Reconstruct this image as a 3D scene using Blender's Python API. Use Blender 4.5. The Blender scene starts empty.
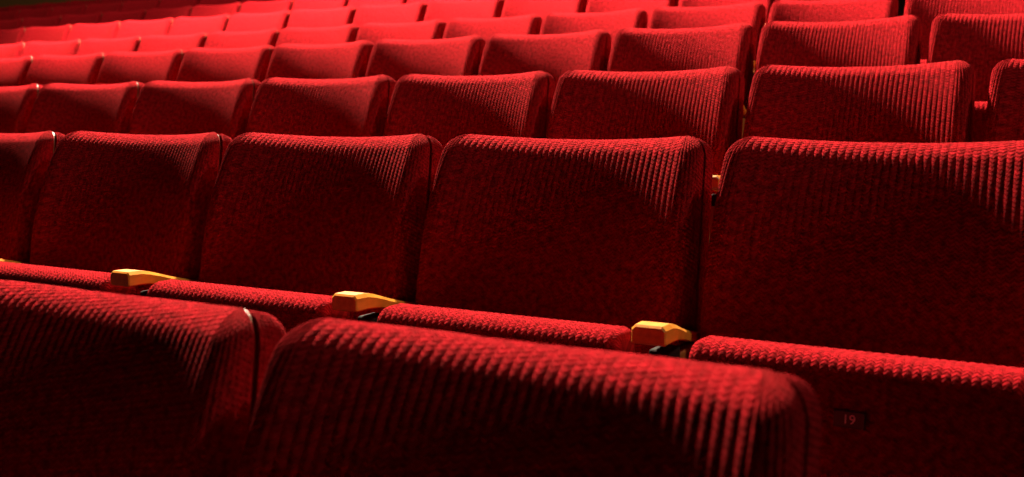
import bpy, math, random
from mathutils import Vector

C = bpy.context.scene.collection
R = math.radians
random.seed(7)

# ------------------------------------------------------------------ camera
EYE_Z = 1.070                       # eye height above the lowest floor step
CAM_YAW, CAM_PITCH, FOCAL_PX = 30.465, 6.206, 1100.0
cd = bpy.data.cameras.new('camera')
cd.sensor_width = 36.0
cd.lens = 36.0 * FOCAL_PX / 1024.0
cd.clip_start = 0.02
cd.dof.use_dof = True
cd.dof.focus_distance = 1.95
cd.dof.aperture_fstop = 5.6
cam = bpy.data.objects.new('camera', cd)
cam.location = (0, 0, EYE_Z)
cam.rotation_euler = (R(90 - CAM_PITCH), 0, R(CAM_YAW))
C.objects.link(cam)
bpy.context.scene.camera = cam

# ------------------------------------------------------------------ world, lamps, exposure
w = bpy.data.worlds.new('world')
w.use_nodes = True
w.node_tree.nodes['Background'].inputs[0].default_value = (0.55, 0.30, 0.9, 1)
w.node_tree.nodes['Background'].inputs[1].default_value = 0.004
bpy.context.scene.world = w
vs = bpy.context.scene.view_settings
vs.view_transform = 'Standard'
vs.look = 'None'
vs.gamma = 1.0
vs.use_curve_mapping = False
vs.exposure = 0.0


def spot(name, loc, aim, power, angle, blend, radius, col):
    l = bpy.data.lights.new(name, 'SPOT')
    l.energy = power
    l.spot_size = R(angle)
    l.spot_blend = blend
    l.shadow_soft_size = radius
    l.color = col
    o = bpy.data.objects.new(name, l)
    o.location = loc
    o.rotation_euler = (Vector(aim) - Vector(loc)).to_track_quat('-Z', 'Y').to_euler()
    C.objects.link(o)
    return o


# house light hung over the middle rows, a little to the left, shining straight down
spot('house_spotlight', (-5.5, 5.9, 7.5), (-4.0, 3.0, 1.0), 26500, 84, 0.6, 0.22, (1.0, 0.74, 0.55))
# weak fill added to lift the back rows, not a fixture of the hall
spot('rear_fill', (-6.5, 5.2, 6.2), (-8.5, 8.8, 2.2), 850, 115, 0.6, 0.15, (1.0, 0.62, 0.50))
# weaker lamp on the right-hand side of the hall
spot('side_spotlight', (3.5, 4.2, 7.5), (-1.8, 2.2, 1.0), 1150, 55, 0.5, 0.12, (1.0, 0.72, 0.55))


# ------------------------------------------------------------------ materials
def new_mat(name):
    m = bpy.data.materials.new(name)
    m.use_nodes = True
    nt = m.node_tree
    return m, nt, nt.nodes['Principled BSDF']


def math_node(nt, op, a, b=None, c=None):
    n = nt.nodes.new('ShaderNodeMath')
    n.operation = op
    for i, v in enumerate((a, b, c)):
        if v is None:
            continue
        if isinstance(v, (int, float)):
            n.inputs[i].default_value = v
        else:
            nt.links.new(v, n.inputs[i])
    return n.outputs[0]


RIB = 0.0115


def fabric_material():
    """thick ribbed upholstery: UV is in metres, u across the ribs, v along them"""
    m, nt, b = new_mat('red_ribbed_fabric')
    L = nt.links
    uv = nt.nodes.new('ShaderNodeUVMap').outputs[0]
    sep = nt.nodes.new('ShaderNodeSeparateXYZ')
    L.new(uv, sep.inputs[0])
    ur = math_node(nt, 'DIVIDE', sep.outputs[0], RIB)
    idx = math_node(nt, 'FLOOR', ur)
    fr = math_node(nt, 'SUBTRACT', ur, idx)                     # 0..1 across one rib
    cen = math_node(nt, 'ABSOLUTE', math_node(nt, 'SUBTRACT', fr, 0.5))
    par = math_node(nt, 'MULTIPLY', idx, 2.4)
    vv = math_node(nt, 'MULTIPLY', sep.outputs[1], 2 * math.pi / 0.0068)
    ph = math_node(nt, 'ADD', vv, par)
    ph = math_node(nt, 'ADD', ph, math_node(nt, 'MULTIPLY', cen, 7.0))   # chevron stitch
    noi = nt.nodes.new('ShaderNodeTexNoise')
    noi.inputs['Scale'].default_value = 260.0
    noi.inputs['Detail'].default_value = 3.0
    L.new(uv, noi.inputs['Vector'])
    ph = math_node(nt, 'ADD', ph, math_node(nt, 'MULTIPLY', noi.outputs[0], 3.0))
    st = math_node(nt, 'SINE', ph)
    fuzz = nt.nodes.new('ShaderNodeTexNoise')
    fuzz.inputs['Scale'].default_value = 900.0
    fuzz.inputs['Detail'].default_value = 4.0
    L.new(uv, fuzz.inputs['Vector'])
    h = math_node(nt, 'ADD', math_node(nt, 'MULTIPLY', st, 0.5),
                  math_node(nt, 'MULTIPLY', fuzz.outputs[0], 1.6))
    bump = nt.nodes.new('ShaderNodeBump')
    bump.inputs['Strength'].default_value = 1.0
    bump.inputs['Distance'].default_value = 0.0024
    L.new(h, bump.inputs['Height'])
    L.new(bump.outputs[0], b.inputs['Normal'])
    big = nt.nodes.new('ShaderNodeTexNoise')
    big.inputs['Scale'].default_value = 95.0
    big.inputs['Detail'].default_value = 5.0
    L.new(uv, big.inputs['Vector'])
    ramp = nt.nodes.new('ShaderNodeValToRGB')
    ramp.color_ramp.elements[0].position = 0.3
    ramp.color_ramp.elements[0].color = (0.14, 0.0030, 0.0055, 1)
    ramp.color_ramp.elements[1].position = 0.7
    ramp.color_ramp.elements[1].color = (0.44, 0.0100, 0.0190, 1)
    L.new(big.outputs[0], ramp.inputs[0])
    L.new(ramp.outputs[0], b.inputs['Base Color'])
    b.inputs['Roughness'].default_value = 0.95
    b.inputs['Specular IOR Level'].default_value = 0.012
    b.inputs['Sheen Weight'].default_value = 0.08
    b.inputs['Sheen Roughness'].default_value = 0.5
    b.inputs['Sheen Tint'].default_value = (1.0, 0.16, 0.10, 1)
    return m


def wood_material(name, c0, c1, scale, rough):
    m, nt, b = new_mat(name)
    L = nt.links
    tc = nt.nodes.new('ShaderNodeTexCoord')
    mp = nt.nodes.new('ShaderNodeMapping')
    mp.inputs['Scale'].default_value = scale
    L.new(tc.outputs['Object'], mp.inputs[0])
    n = nt.nodes.new('ShaderNodeTexNoise')
    n.inputs['Scale'].default_value = 6.0
    n.inputs['Detail'].default_value = 6.0
    L.new(mp.outputs[0], n.inputs['Vector'])
    r = nt.nodes.new('ShaderNodeValToRGB')
    r.color_ramp.elements[0].position = 0.35
    r.color_ramp.elements[0].color = c0
    r.color_ramp.elements[1].position = 0.65
    r.color_ramp.elements[1].color = c1
    L.new(n.outputs[0], r.inputs[0])
    L.new(r.outputs[0], b.inputs['Base Color'])
    b.inputs['Roughness'].default_value = rough
    return m


def plain_material(name, col, rough, metallic=0.0, noise=0.15, scale=40.0):
    m, nt, b = new_mat(name)
    n = nt.nodes.new('ShaderNodeTexNoise')
    n.inputs['Scale'].default_value = scale
    n.inputs['Detail'].default_value = 4.0
    tc = nt.nodes.new('ShaderNodeTexCoord')
    nt.links.new(tc.outputs['Object'], n.inputs['Vector'])
    r = nt.nodes.new('ShaderNodeValToRGB')
    r.color_ramp.elements[0].color = tuple(c * (1 - noise) for c in col[:3]) + (1,)
    r.color_ramp.elements[1].color = tuple(min(1, c * (1 + noise)) for c in col[:3]) + (1,)
    nt.links.new(n.outputs[0], r.inputs[0])
    nt.links.new(r.outputs[0], b.inputs['Base Color'])
    b.inputs['Roughness'].default_value = rough
    b.inputs['Metallic'].default_value = metallic
    if rough > 0.7:
        b.inputs['Specular IOR Level'].default_value = 0.08
    return m


FABRIC = fabric_material()
WOOD = wood_material('varnished_beech', (0.52, 0.20, 0.022, 1), (0.68, 0.29, 0.035, 1), (14, 1.2, 14), 0.32)
SHELL = wood_material('plywood_shell', (0.10, 0.06, 0.028, 1), (0.16, 0.10, 0.05, 1), (3, 3, 30), 0.35)
STAND = wood_material('stained_wood_panel', (0.20, 0.07, 0.015, 1), (0.30, 0.11, 0.025, 1), (12, 12, 1.5), 0.4)
STEEL = plain_material('dark_steel', (0.012, 0.010, 0.009), 0.75, 0.0)
BOLT = plain_material('brass_bolt', (0.55, 0.42, 0.22), 0.3, 1.0)
PLATE = plain_material('black_plate', (0.012, 0.010, 0.010), 0.4)
DIGIT = plain_material('pale_lettering', (0.75, 0.62, 0.60), 0.5)
CARPET = plain_material('dark_carpet', (0.020, 0.007, 0.009), 0.95, noise=0.4, scale=200)
WALL = plain_material('brown_wall', (0.16, 0.10, 0.03), 0.8)


# ------------------------------------------------------------------ mesh helpers
def mesh_from(name, verts, faces, mat, uvs=None, smooth=True):
    me = bpy.data.meshes.new(name)
    me.from_pydata(verts, [], faces)
    me.materials.append(mat)
    if uvs is not None:
        lay = me.uv_layers.new(name='UVMap')
        flat = []
        for l in me.loops:
            flat.extend(uvs[l.vertex_index])
        lay.data.foreach_set('uv', flat)
    if smooth:
        me.polygons.foreach_set('use_smooth', [True] * len(me.polygons))
    me.update()
    return me


def link(name, me, parent=None):
    o = bpy.data.objects.new(name, me)
    C.objects.link(o)
    o.parent = parent
    return o


def loft(rings, closed=True, cap=True):
    """rings of equal length -> verts, faces"""
    n = len(rings[0])
    v = [p for r in rings for p in r]
    f = []
    for i in range(len(rings) - 1):
        for j in range(n if closed else n - 1):
            a, b = i * n + j, i * n + (j + 1) % n
            f.append((a, b, b + n, a + n))
    if cap:
        f.append(tuple(range(n - 1, -1, -1)))
        f.append(tuple(range((len(rings) - 1) * n, len(rings) * n)))
    return v, f


def bevel_box(sx, sy, sz, r, seg=3):
    """bevelled box centred at the origin as (verts, faces)"""
    import bmesh
    bm = bmesh.new()
    bmesh.ops.create_cube(bm, size=1.0)
    for v in bm.verts:
        v.co = Vector((v.co.x * sx, v.co.y * sy, v.co.z * sz))
    bmesh.ops.bevel(bm, geom=bm.edges[:], offset=r, segments=seg, profile=0.5, affect='EDGES')
    bm.verts.index_update()
    vs_ = [v.co.copy() for v in bm.verts]
    fs = [tuple(v.index for v in f.verts) for f in bm.faces]
    bm.free()
    return vs_, fs


def join(parts):
    V, F = [], []
    for vs_, fs in parts:
        k = len(V)
        V += [tuple(v) for v in vs_]
        F += [tuple(i + k for i in f) for f in fs]
    return V, F


def moved(vf, d):
    return [Vector(v) + Vector(d) for v in vf[0]], vf[1]


# ------------------------------------------------------------------ theatre seat
TOP = 0.88            # height of the backrest seam above its floor step
HW = 0.250            # half width of the backrest
RC = 0.040            # corner radius of its outline
HB = 0.50             # height of the backrest
LEAN = math.tan(R(8.5))
SAG = 0.050
BOW = 2.3             # shape of that curve           # how far the middle is set back behind the ends
TAPER = 0.016         # widening of the outline going down


def half_width(h):
    wv = HW
    if h < RC:
        wv -= RC - math.sqrt(max(0.0, RC * RC - (RC - h) ** 2))
    if h > HB - RC:
        wv -= RC - math.sqrt(max(0.0, RC * RC - (h - (HB - RC)) ** 2))
    return wv + TAPER * h


def place(x, y, h):
    """from backrest coordinates (x across, y behind the seam, h below the top) to the seat's own"""
    xr = abs(x / HW)
    bow = SAG * (1 - min(1.0, xr ** BOW))
    dz = -0.012 * (1 - min(1.0, xr * xr)) * max(0.0, 1 - h / 0.2)
    return (x, y + bow - h * LEAN, TOP + 0.009 - h + dz)


def pad_thickness(h, tmax, hr, p):
    q = 1 - min(1.0, h / hr) ** 1.0
    t = tmax * max(0.0, 1 - q * q) ** p
    if hr > 0.1:                     # tight roll along the top edge of the front pad
        k = 1 - min(1.0, h / 0.026)
        t += 0.026 * math.sqrt(max(0.0, 1 - k * k))
    hb = HB - h
    if hb < 0.05:
        t *= math.sqrt(max(0.0, 1 - (1 - hb / 0.05) ** 2))
    return t


def cushion(tmax, hr, p, edge_r, sign, y0, npath, nprof, rib_amp, hmin=0.0):
    """upholstered pad: sign -1 grows towards the sitter, +1 backwards"""
    # spacing along the profile, denser at the top
    hs = []
    for i in range(nprof + 1):
        t = i / nprof
        hs.append(hmin + (HB - hmin) * (0.35 * t * t + 0.65 * t) if i else hmin + 0.0002)
    verts, uvs = [], []
    vlen = 0.0
    prev = None
    for h in hs:
        T = max(0.0015, pad_thickness(h - hmin, tmax, hr, p))
        W = half_width(h)
        r = min(edge_r, T * 0.8, W * 0.5)
        side = T - r
        arc = r * math.pi / 2
        flat = W - r
        half = flat + arc + side
        # profile length along the middle
        c = (T, h)
        if prev is not None:
            vlen += math.hypot(c[0] - prev[0], c[1] - prev[1])
        prev = c
        full_half = HW + 0.086 - 0.4 * edge_r
        for j in range(npath + 1):
            s = -1 + 2 * j / npath
            # flat middle keeps a constant rib spacing, the sides fan out from the corner
            mid = (HW - edge_r) / full_half
            a = abs(s)
            if a <= mid:
                x, y = flat * a / mid, T
                nx, ny = 0.0, 1.0
            else:
                q = (a - mid) / (1 - mid) * (arc + side)
                if q < arc and arc > 0:
                    th = q / r
                    x, y = flat + r * math.sin(th), side + r * math.cos(th)
                    nx, ny = math.sin(th), math.cos(th)
                else:
                    x, y = W, side - (q - arc)
                    nx, ny = 1.0, 0.0
            u = s * full_half
            rb = abs(math.sin(math.pi * u / RIB)) ** 0.7
            d = rib_amp * (rb - 1.0) * min(1.0, T / 0.02)
            x += nx * d
            y += ny * d
            # the top roll also pushes ribs upwards
            up = d * max(0.0, 1 - h / 0.05)
            x = math.copysign(x, s) if a > 1e-9 else 0.0
            px, py, pz = place(x, y0 + sign * y, h)
            verts.append((px, py, pz + up))
            uvs.append((u, vlen))
    n = npath + 1
    faces = []
    for i in range(nprof):
        for j in range(npath):
            a = i * n + j
            f = (a, a + 1, a + 1 + n, a + n)
            faces.append(f if sign > 0 else f[::-1])
    # curved back closing the pad
    nb = 24
    base = len(verts)
    for i in range(nprof + 1):
        a, b = verts[i * n], verts[i * n + npath]
        for j in range(1, nb):
            t = j / nb
            x = a[0] + (b[0] - a[0]) * t
            dy = SAG * (min(1, abs(a[0] / HW) ** BOW) - min(1, abs(x / HW) ** BOW))
            dip = 0.012 * (min(1, (a[0] / HW) ** 2) - min(1, (x / HW) ** 2)) * max(0.0, 1 - hs[i] / 0.2)
            verts.append((x, a[1] + dy, a[2] - dip))
            uvs.append((x, uvs[i * n][1]))

    def bk(i, j):
        return i * n if j == 0 else (i * n + npath if j == nb else base + i * (nb - 1) + j - 1)
    for i in range(nprof):
        for j in range(nb):
            f = (bk(i, j), bk(i + 1, j), bk(i + 1, j + 1), bk(i, j + 1))
            faces.append(f if sign > 0 else f[::-1])
    for i in (0, nprof):
        f = tuple(range(i * n, i * n + n)) + tuple(bk(i, j) for j in range(nb - 1, 0, -1))
        faces.append(f if (sign < 0) == (i == 0) else f[::-1])
    return verts, faces, uvs


def shell_mesh():
    """thin curved board between the two pads, a hair larger than them"""
    rings = []
    nh, nx = 34, 24
    outline = []
    hs = [0.0] + [RC * (1 - math.cos(math.pi / 2 * i / 8)) for i in range(1, 9)]
    hs += [RC + (HB - 2 * RC) * i / 14 for i in range(1, 15)]
    hs += [HB - RC + RC * math.sin(math.pi / 2 * i / 8) for i in range(1, 9)]
    v, f = [], []
    g = -0.006
    for side_y in (-0.0025, 0.0025):
        for h in hs:
            W = half_width(h) + g
            for j in range(nx + 1):
                x = W * (-1 + 2 * j / nx)
                hh = h + 0.0022
                v.append(place(x, side_y, hh))
    n, m = nx + 1, len(hs)
    off = n * m
    for i in range(m - 1):
        for j in range(nx):
            a = i * n + j
            f.append((a, a + n, a + n + 1, a + 1))
            f.append((off + a, off + a + 1, off + a + n + 1, off + a + n))
    for i in range(m - 1):
        a, b = i * n, i * n + nx
        f.append((a, off + a, off + a + n, a + n))
        f.append((b, b + n, off + b + n, off + b))
    for j in range(nx):
        f.append((j, j + 1, off + j + 1, off + j))
        a = (m - 1) * n + j
        f.append((a, off + a, off + a + 1, a + 1))
    return v, f


def tip_up_seat_mesh():
    """folded seat cushion: a slab standing on edge, rounded top roll, gently dished"""
    hw, th, height, zt, yf = 0.217, 0.085, 0.40, 0.609, -0.262
    r = 0.030
    # profile loop in (y, z): underside faces the stage (-y)
    prof = []
    def arc(cy, cz, rr, a0, a1, n):
        for i in range(n + 1):
            a = a0 + (a1 - a0) * i / n
            prof.append((cy + rr * math.cos(a), cz + rr * math.sin(a)))
    y0, y1 = yf - th / 2, yf + th / 2
    arc(y0 + r, zt - height + r, r, 1.5 * math.pi, math.pi, 6)
    for i in range(1, 20):
        prof.append((y0, zt - height + r + (height - 2 * r) * i / 20))
    arc(y0 + r, zt - r, r, math.pi, 0.5 * math.pi, 12)
    arc(y1 - r, zt - r, r, 0.5 * math.pi, 0, 12)
    for i in range(1, 20):
        prof.append((y1, zt - r - (height - 2 * r) * i / 20))
    arc(y1 - r, zt - height + r, r, 0, -0.5 * math.pi, 6)
    npx = 330
    cy, cz = yf, zt - height / 2
    verts, uvs = [], []
    plen = [0.0]
    for a, b in zip(prof, prof[1:]):
        plen.append(plen[-1] + math.hypot(b[0] - a[0], b[1] - a[1]))
    er = 0.017
    full = hw
    for j in range(npx + 1):
        u = -full + 2 * full * j / npx
        e = max(0.0, abs(u) - (hw - er)) / er
        shr = er * (1 - math.sqrt(max(0.0, 1 - e * e)))
        rb = abs(math.sin(math.pi * u / RIB)) ** 0.7
        d = 0.0013 * (rb - 1) - shr
        for (py, pz), l in zip(prof, plen):
            dy, dz = py - cy, pz - cz
            # shrink along the slab's own half sizes
            ny = math.copysign(1, dy) * (1 if abs(abs(dy) - th / 2) < 0.012 else abs(dy) / (th / 2))
            nz = 0.0
            if abs(dz) > height / 2 - r:
                q = (abs(dz) - (height / 2 - r)) / r
                nz = math.copysign(q, dz)
                ny = math.copysign(math.sqrt(max(0, 1 - q * q)), dy)
            y, z = py + ny * d, pz + nz * d
            # top leans a little towards the backrest
            y += (z - (zt - height)) * 0.06 - 0.024
            # front edge of the cushion sinks slightly at the two ends
            verts.append((u, y, z))
            uvs.append((u, l))
    m = len(prof)
    faces = []
    for j in range(npx):
        for i in range(m):
            a, b = j * m + i, j * m + (i + 1) % m
            faces.append((a, a + m, b + m, b))
    faces.append(tuple(range(m)))
    faces.append(tuple(range((npx + 1) * m - 1, npx * m - 1, -1)))
    return verts, faces, uvs


def arm_mesh():
    """wooden arm: broad chamfered block at the front, narrowing and sinking towards the back"""
    rings = []
    #        y from tip, half width, top z, bottom z, chamfer
    st = [(0.000, 0.0245, -0.003, -0.026, 0.005), (0.003, 0.026, 0.000, -0.028, 0.006),
          (0.034, 0.027, -0.001, -0.028, 0.006), (0.056, 0.026, -0.005, -0.030, 0.006),
          (0.085, 0.023, -0.013, -0.034, 0.005), (0.120, 0.019, -0.023, -0.041, 0.005),
          (0.180, 0.012, -0.038, -0.055, 0.004), (0.270, 0.011, -0.056, -0.074, 0.003)]
    for y, hwid, zt, zb, c in st:
        o = 0.014 * max(-0.3, 1 - y / 0.15)
        rings.append([(o - hwid, y, zb + c * .4), (o - hwid, y, zt - c), (o - hwid + c, y, zt), (o + hwid - c, y, zt),
                      (o + hwid, y, zt - c), (o + hwid, y, zb + c * .4), (o + hwid - c * .4, y, zb), (o - hwid + c * .4, y, zb)])
    v, f = loft(rings)
    return v, f


_v, _f, _u = cushion(0.060, 0.26, 0.90, 0.034, -1, -0.0035, 560, 150, 0.0014)
front_me = mesh_from('backrest_cushion', _v, _f, FABRIC, _u)
_v, _f, _u = cushion(0.050, 0.05, 0.42, 0.016, 1, 0.0035, 300, 60, 0.0012, 0.005)
rear_me = mesh_from('rear_cushion', _v, _f, FABRIC, _u)
shell_me = mesh_from('backrest_shell', *shell_mesh(), SHELL, None, False)
_v, _f, _u = tip_up_seat_mesh()
seat_me = mesh_from('seat', _v, _f, FABRIC, _u)
arm_me = mesh_from('armrest', *arm_mesh(), WOOD, None, False)
panel_me = mesh_from('side_panel', *join([moved(bevel_box(0.018, 0.22, 0.535, 0.005), (0, 0.175, -0.3325)),
                                          moved(bevel_box(0.020, 0.30, 0.02, 0.004), (0, 0.16, -0.599))]), STAND, None, False)
brk_me = mesh_from('hinge_bracket', *join([moved(bevel_box(0.032, 0.050, 0.026, 0.005), (0, 0.095, -0.062))]), STEEL, None, False)


def bolt_mesh():
    v, f = [], []
    for k, y in enumerate((0.068, 0.098)):
        n = 12
        r = 0.006
        rings = [[(x, y + rr * math.cos(2 * math.pi * i / n), -0.055 + rr * math.sin(2 * math.pi * i / n))
                  for i in range(n)] for x, rr in ((0.024, r), (0.028, r), (0.030, r * .6))]
        a, b = loft(rings)
        o = len(v)
        v += a
        f += [tuple(i + o for i in q) for q in b]
    return v, f


bolt_me = mesh_from('bolt', *bolt_mesh(), BOLT, None, False)

PITCH = 0.54
ARM_X, ARM_Y, ARM_Z = PITCH / 2 + 0.003, -0.314, 0.627


def make_seat():
    t = bpy.data.objects.new('theatre_seat', None)
    C.objects.link(t)
    t.empty_display_size = 0.1
    link('backrest_cushion', front_me, t)
    link('backrest_shell', shell_me, t)
    link('rear_cushion', rear_me, t)
    link('seat', seat_me, t).location = (0.016, 0, 0)
    a = link('armrest', arm_me, t)
    a.location = (ARM_X, ARM_Y, ARM_Z)
    p = link('side_panel', panel_me, t)
    p.location = (ARM_X - 0.005, ARM_Y + 0.02, ARM_Z)
    b = link('hinge_bracket', brk_me, t)
    b.location = (ARM_X, ARM_Y, ARM_Z)
    return t


def dup(root):
    r = root.copy()
    C.objects.link(r)
    for ch in list(root.children):
        c = ch.copy()
        C.objects.link(c)
        c.parent = r
    return r


# rows: distance of the seam from the eye, seam height relative to the eye, position of chair 0's left corner
SHIFT = {1: 0.0}
ROWS = {1: (0.792, -0.194, -0.697), 2: (1.711, -0.0333, -1.1319), 3: (2.6689, 0.1266, -1.9441),
        4: (3.6598, 0.3199, -2.2446), 5: (4.5876, 0.4887, -3.5862), 6: (5.5641, 0.7056, -4.3739),
        7: (6.5393, 0.9156, -5.747), 8: (7.7114, 1.1727, -7.4056), 9: (8.75, 1.385, -8.45)}
FLOOR_Z = {r: EYE_Z + v[1] - TOP for r, v in ROWS.items()}

cy_, sy_ = math.cos(R(CAM_YAW)), math.sin(R(CAM_YAW))
cp_, sp_ = math.cos(R(CAM_PITCH)), math.sin(R(CAM_PITCH))


def pixel(x, y, z):
    z -= EYE_Z
    f = -x * sy_ * cp_ + y * cy_ * cp_ - z * sp_
    r = x * cy_ + y * sy_
    u = -x * sy_ * sp_ + y * cy_ * sp_ + z * cp_
    return 512 + FOCAL_PX * r / f, 238.5 - FOCAL_PX * u / f


def in_view(row):
    d, h, x0 = ROWS[row]
    res = []
    for k in range(-24, 14):
        xc = x0 + SHIFT.get(row, 0.008) + 0.235 + PITCH * k
        if xc > (-0.3 if row == 1 else 3):    # the nearest row ends at the aisle
            continue
        l, r = pixel(xc - HW - 0.02, d - 0.1, EYE_Z + h), pixel(xc + HW, d + 0.04, EYE_Z + h)
        if r[0] < 2 or l[0] > 1022 or r[0] < l[0]:
            continue
        if row > 1:
            d2, h2, _ = ROWS[row - 1]
            xl = math.tan(math.atan((max(l[0], 0) - 512) / FOCAL_PX) - R(CAM_YAW)) * d2
            if pixel(xl, d2, EYE_Z + h2)[1] < 1.0:
                continue
        res.append(xc)
    return res


ORD = ['', 'first', 'second', 'third', 'fourth', 'fifth', 'sixth', 'seventh', 'eighth', 'ninth', 'tenth',
       'eleventh', 'twelfth', 'thirteenth', 'fourteenth', 'fifteenth', 'sixteenth']
ROWNAME = {1: 'nearest row', 2: 'second row from the front', 3: 'third row from the front',
           4: 'fourth row from the front', 5: 'fifth row from the front', 6: 'sixth row from the front',
           7: 'seventh row from the front', 8: 'eighth row from the front', 9: 'farthest visible row'}
proto = make_seat()
first = True
for row in sorted(ROWS):
    d, h, x0 = ROWS[row]
    xs = in_view(row)
    print('ROW', row, len(xs), [round(x, 2) for x in xs])
    for i, xc in enumerate(xs):
        o = proto if first else dup(proto)
        first = False
        o.location = (xc, d, FLOOR_Z[row])
        n = len(xs)
        if i == 0:
            where = 'leftmost in the ' + ROWNAME[row]
        elif i == n - 1:
            where = 'rightmost in the ' + ROWNAME[row]
        else:
            where = ORD[i + 1] + ' from the left in the ' + ROWNAME[row]
        look = 'red ribbed theatre seat, '
        if row == 2 and i == n - 1:
            look = 'red ribbed theatre seat numbered 19, '
            plate_seat = o
        o['label'] = look + where
        o['category'] = 'theatre seat'
        o['group'] = 'red tip-up theatre seats in the ' + ROWNAME[row]

# number plate on the underside of the folded seat at the right of the second row
pl = link('number_plate', mesh_from('number_plate', *bevel_box(0.040, 0.003, 0.022, 0.0012), PLATE, None, False), plate_seat)
pl['label'] = 'small black plate with the number 19'
pl.location = (0.026, -0.316, 0.533)
cu = bpy.data.curves.new('digits', 'FONT')
cu.body = '19'
cu.size = 0.017
cu.extrude = 0.0004
cu.align_x = 'CENTER'
cu.align_y = 'CENTER'
tmp = bpy.data.objects.new('digits_source', cu)
C.objects.link(tmp)
bpy.context.view_layer.update()
dme = bpy.data.meshes.new_from_object(tmp.evaluated_get(bpy.context.evaluated_depsgraph_get()))
C.objects.unlink(tmp)
bpy.data.objects.remove(tmp)
dme.materials.clear()
dme.materials.append(DIGIT)
dg = link('number', dme, pl)
dg.rotation_euler = (R(90), 0, 0)
dg.location = (0, -0.0019, 0)

# ------------------------------------------------------------------ setting: stepped floor and walls
X0, X1 = -15.0, 4.5


def struct(name, me):
    o = link(name, me)
    o['kind'] = 'structure'
    return o


prof = [(-1.5, FLOOR_Z[1]), ]
rows = sorted(ROWS)
for r in rows:
    d = ROWS[r][0]
    edge = d - 0.55 if r > 1 else -1.5
    if r > 1:
        prof += [(edge, FLOOR_Z[r - 1]), (edge, FLOOR_Z[r])]
prof += [(10.2, FLOOR_Z[9]), (10.2, -0.6), (-1.5, -0.6)]
v, f = loft([[(X0, y, z) for y, z in prof], [(X1, y, z) for y, z in prof]])
struct('floor', mesh_from('floor', v, f, CARPET, None, False))
v, f = moved(bevel_box(X1 - X0, 0.2, 8.0, 0.01), ((X0 + X1) / 2, 10.3, 3.4))
struct('wall_back', mesh_from('wall_back', v, f, WALL, None, False))
v, f = moved(bevel_box(0.2, 11.9, 8.0, 0.01), (X0 - 0.1, 4.45, 3.4))
struct('wall_left', mesh_from('wall_left', v, f, WALL, None, False))
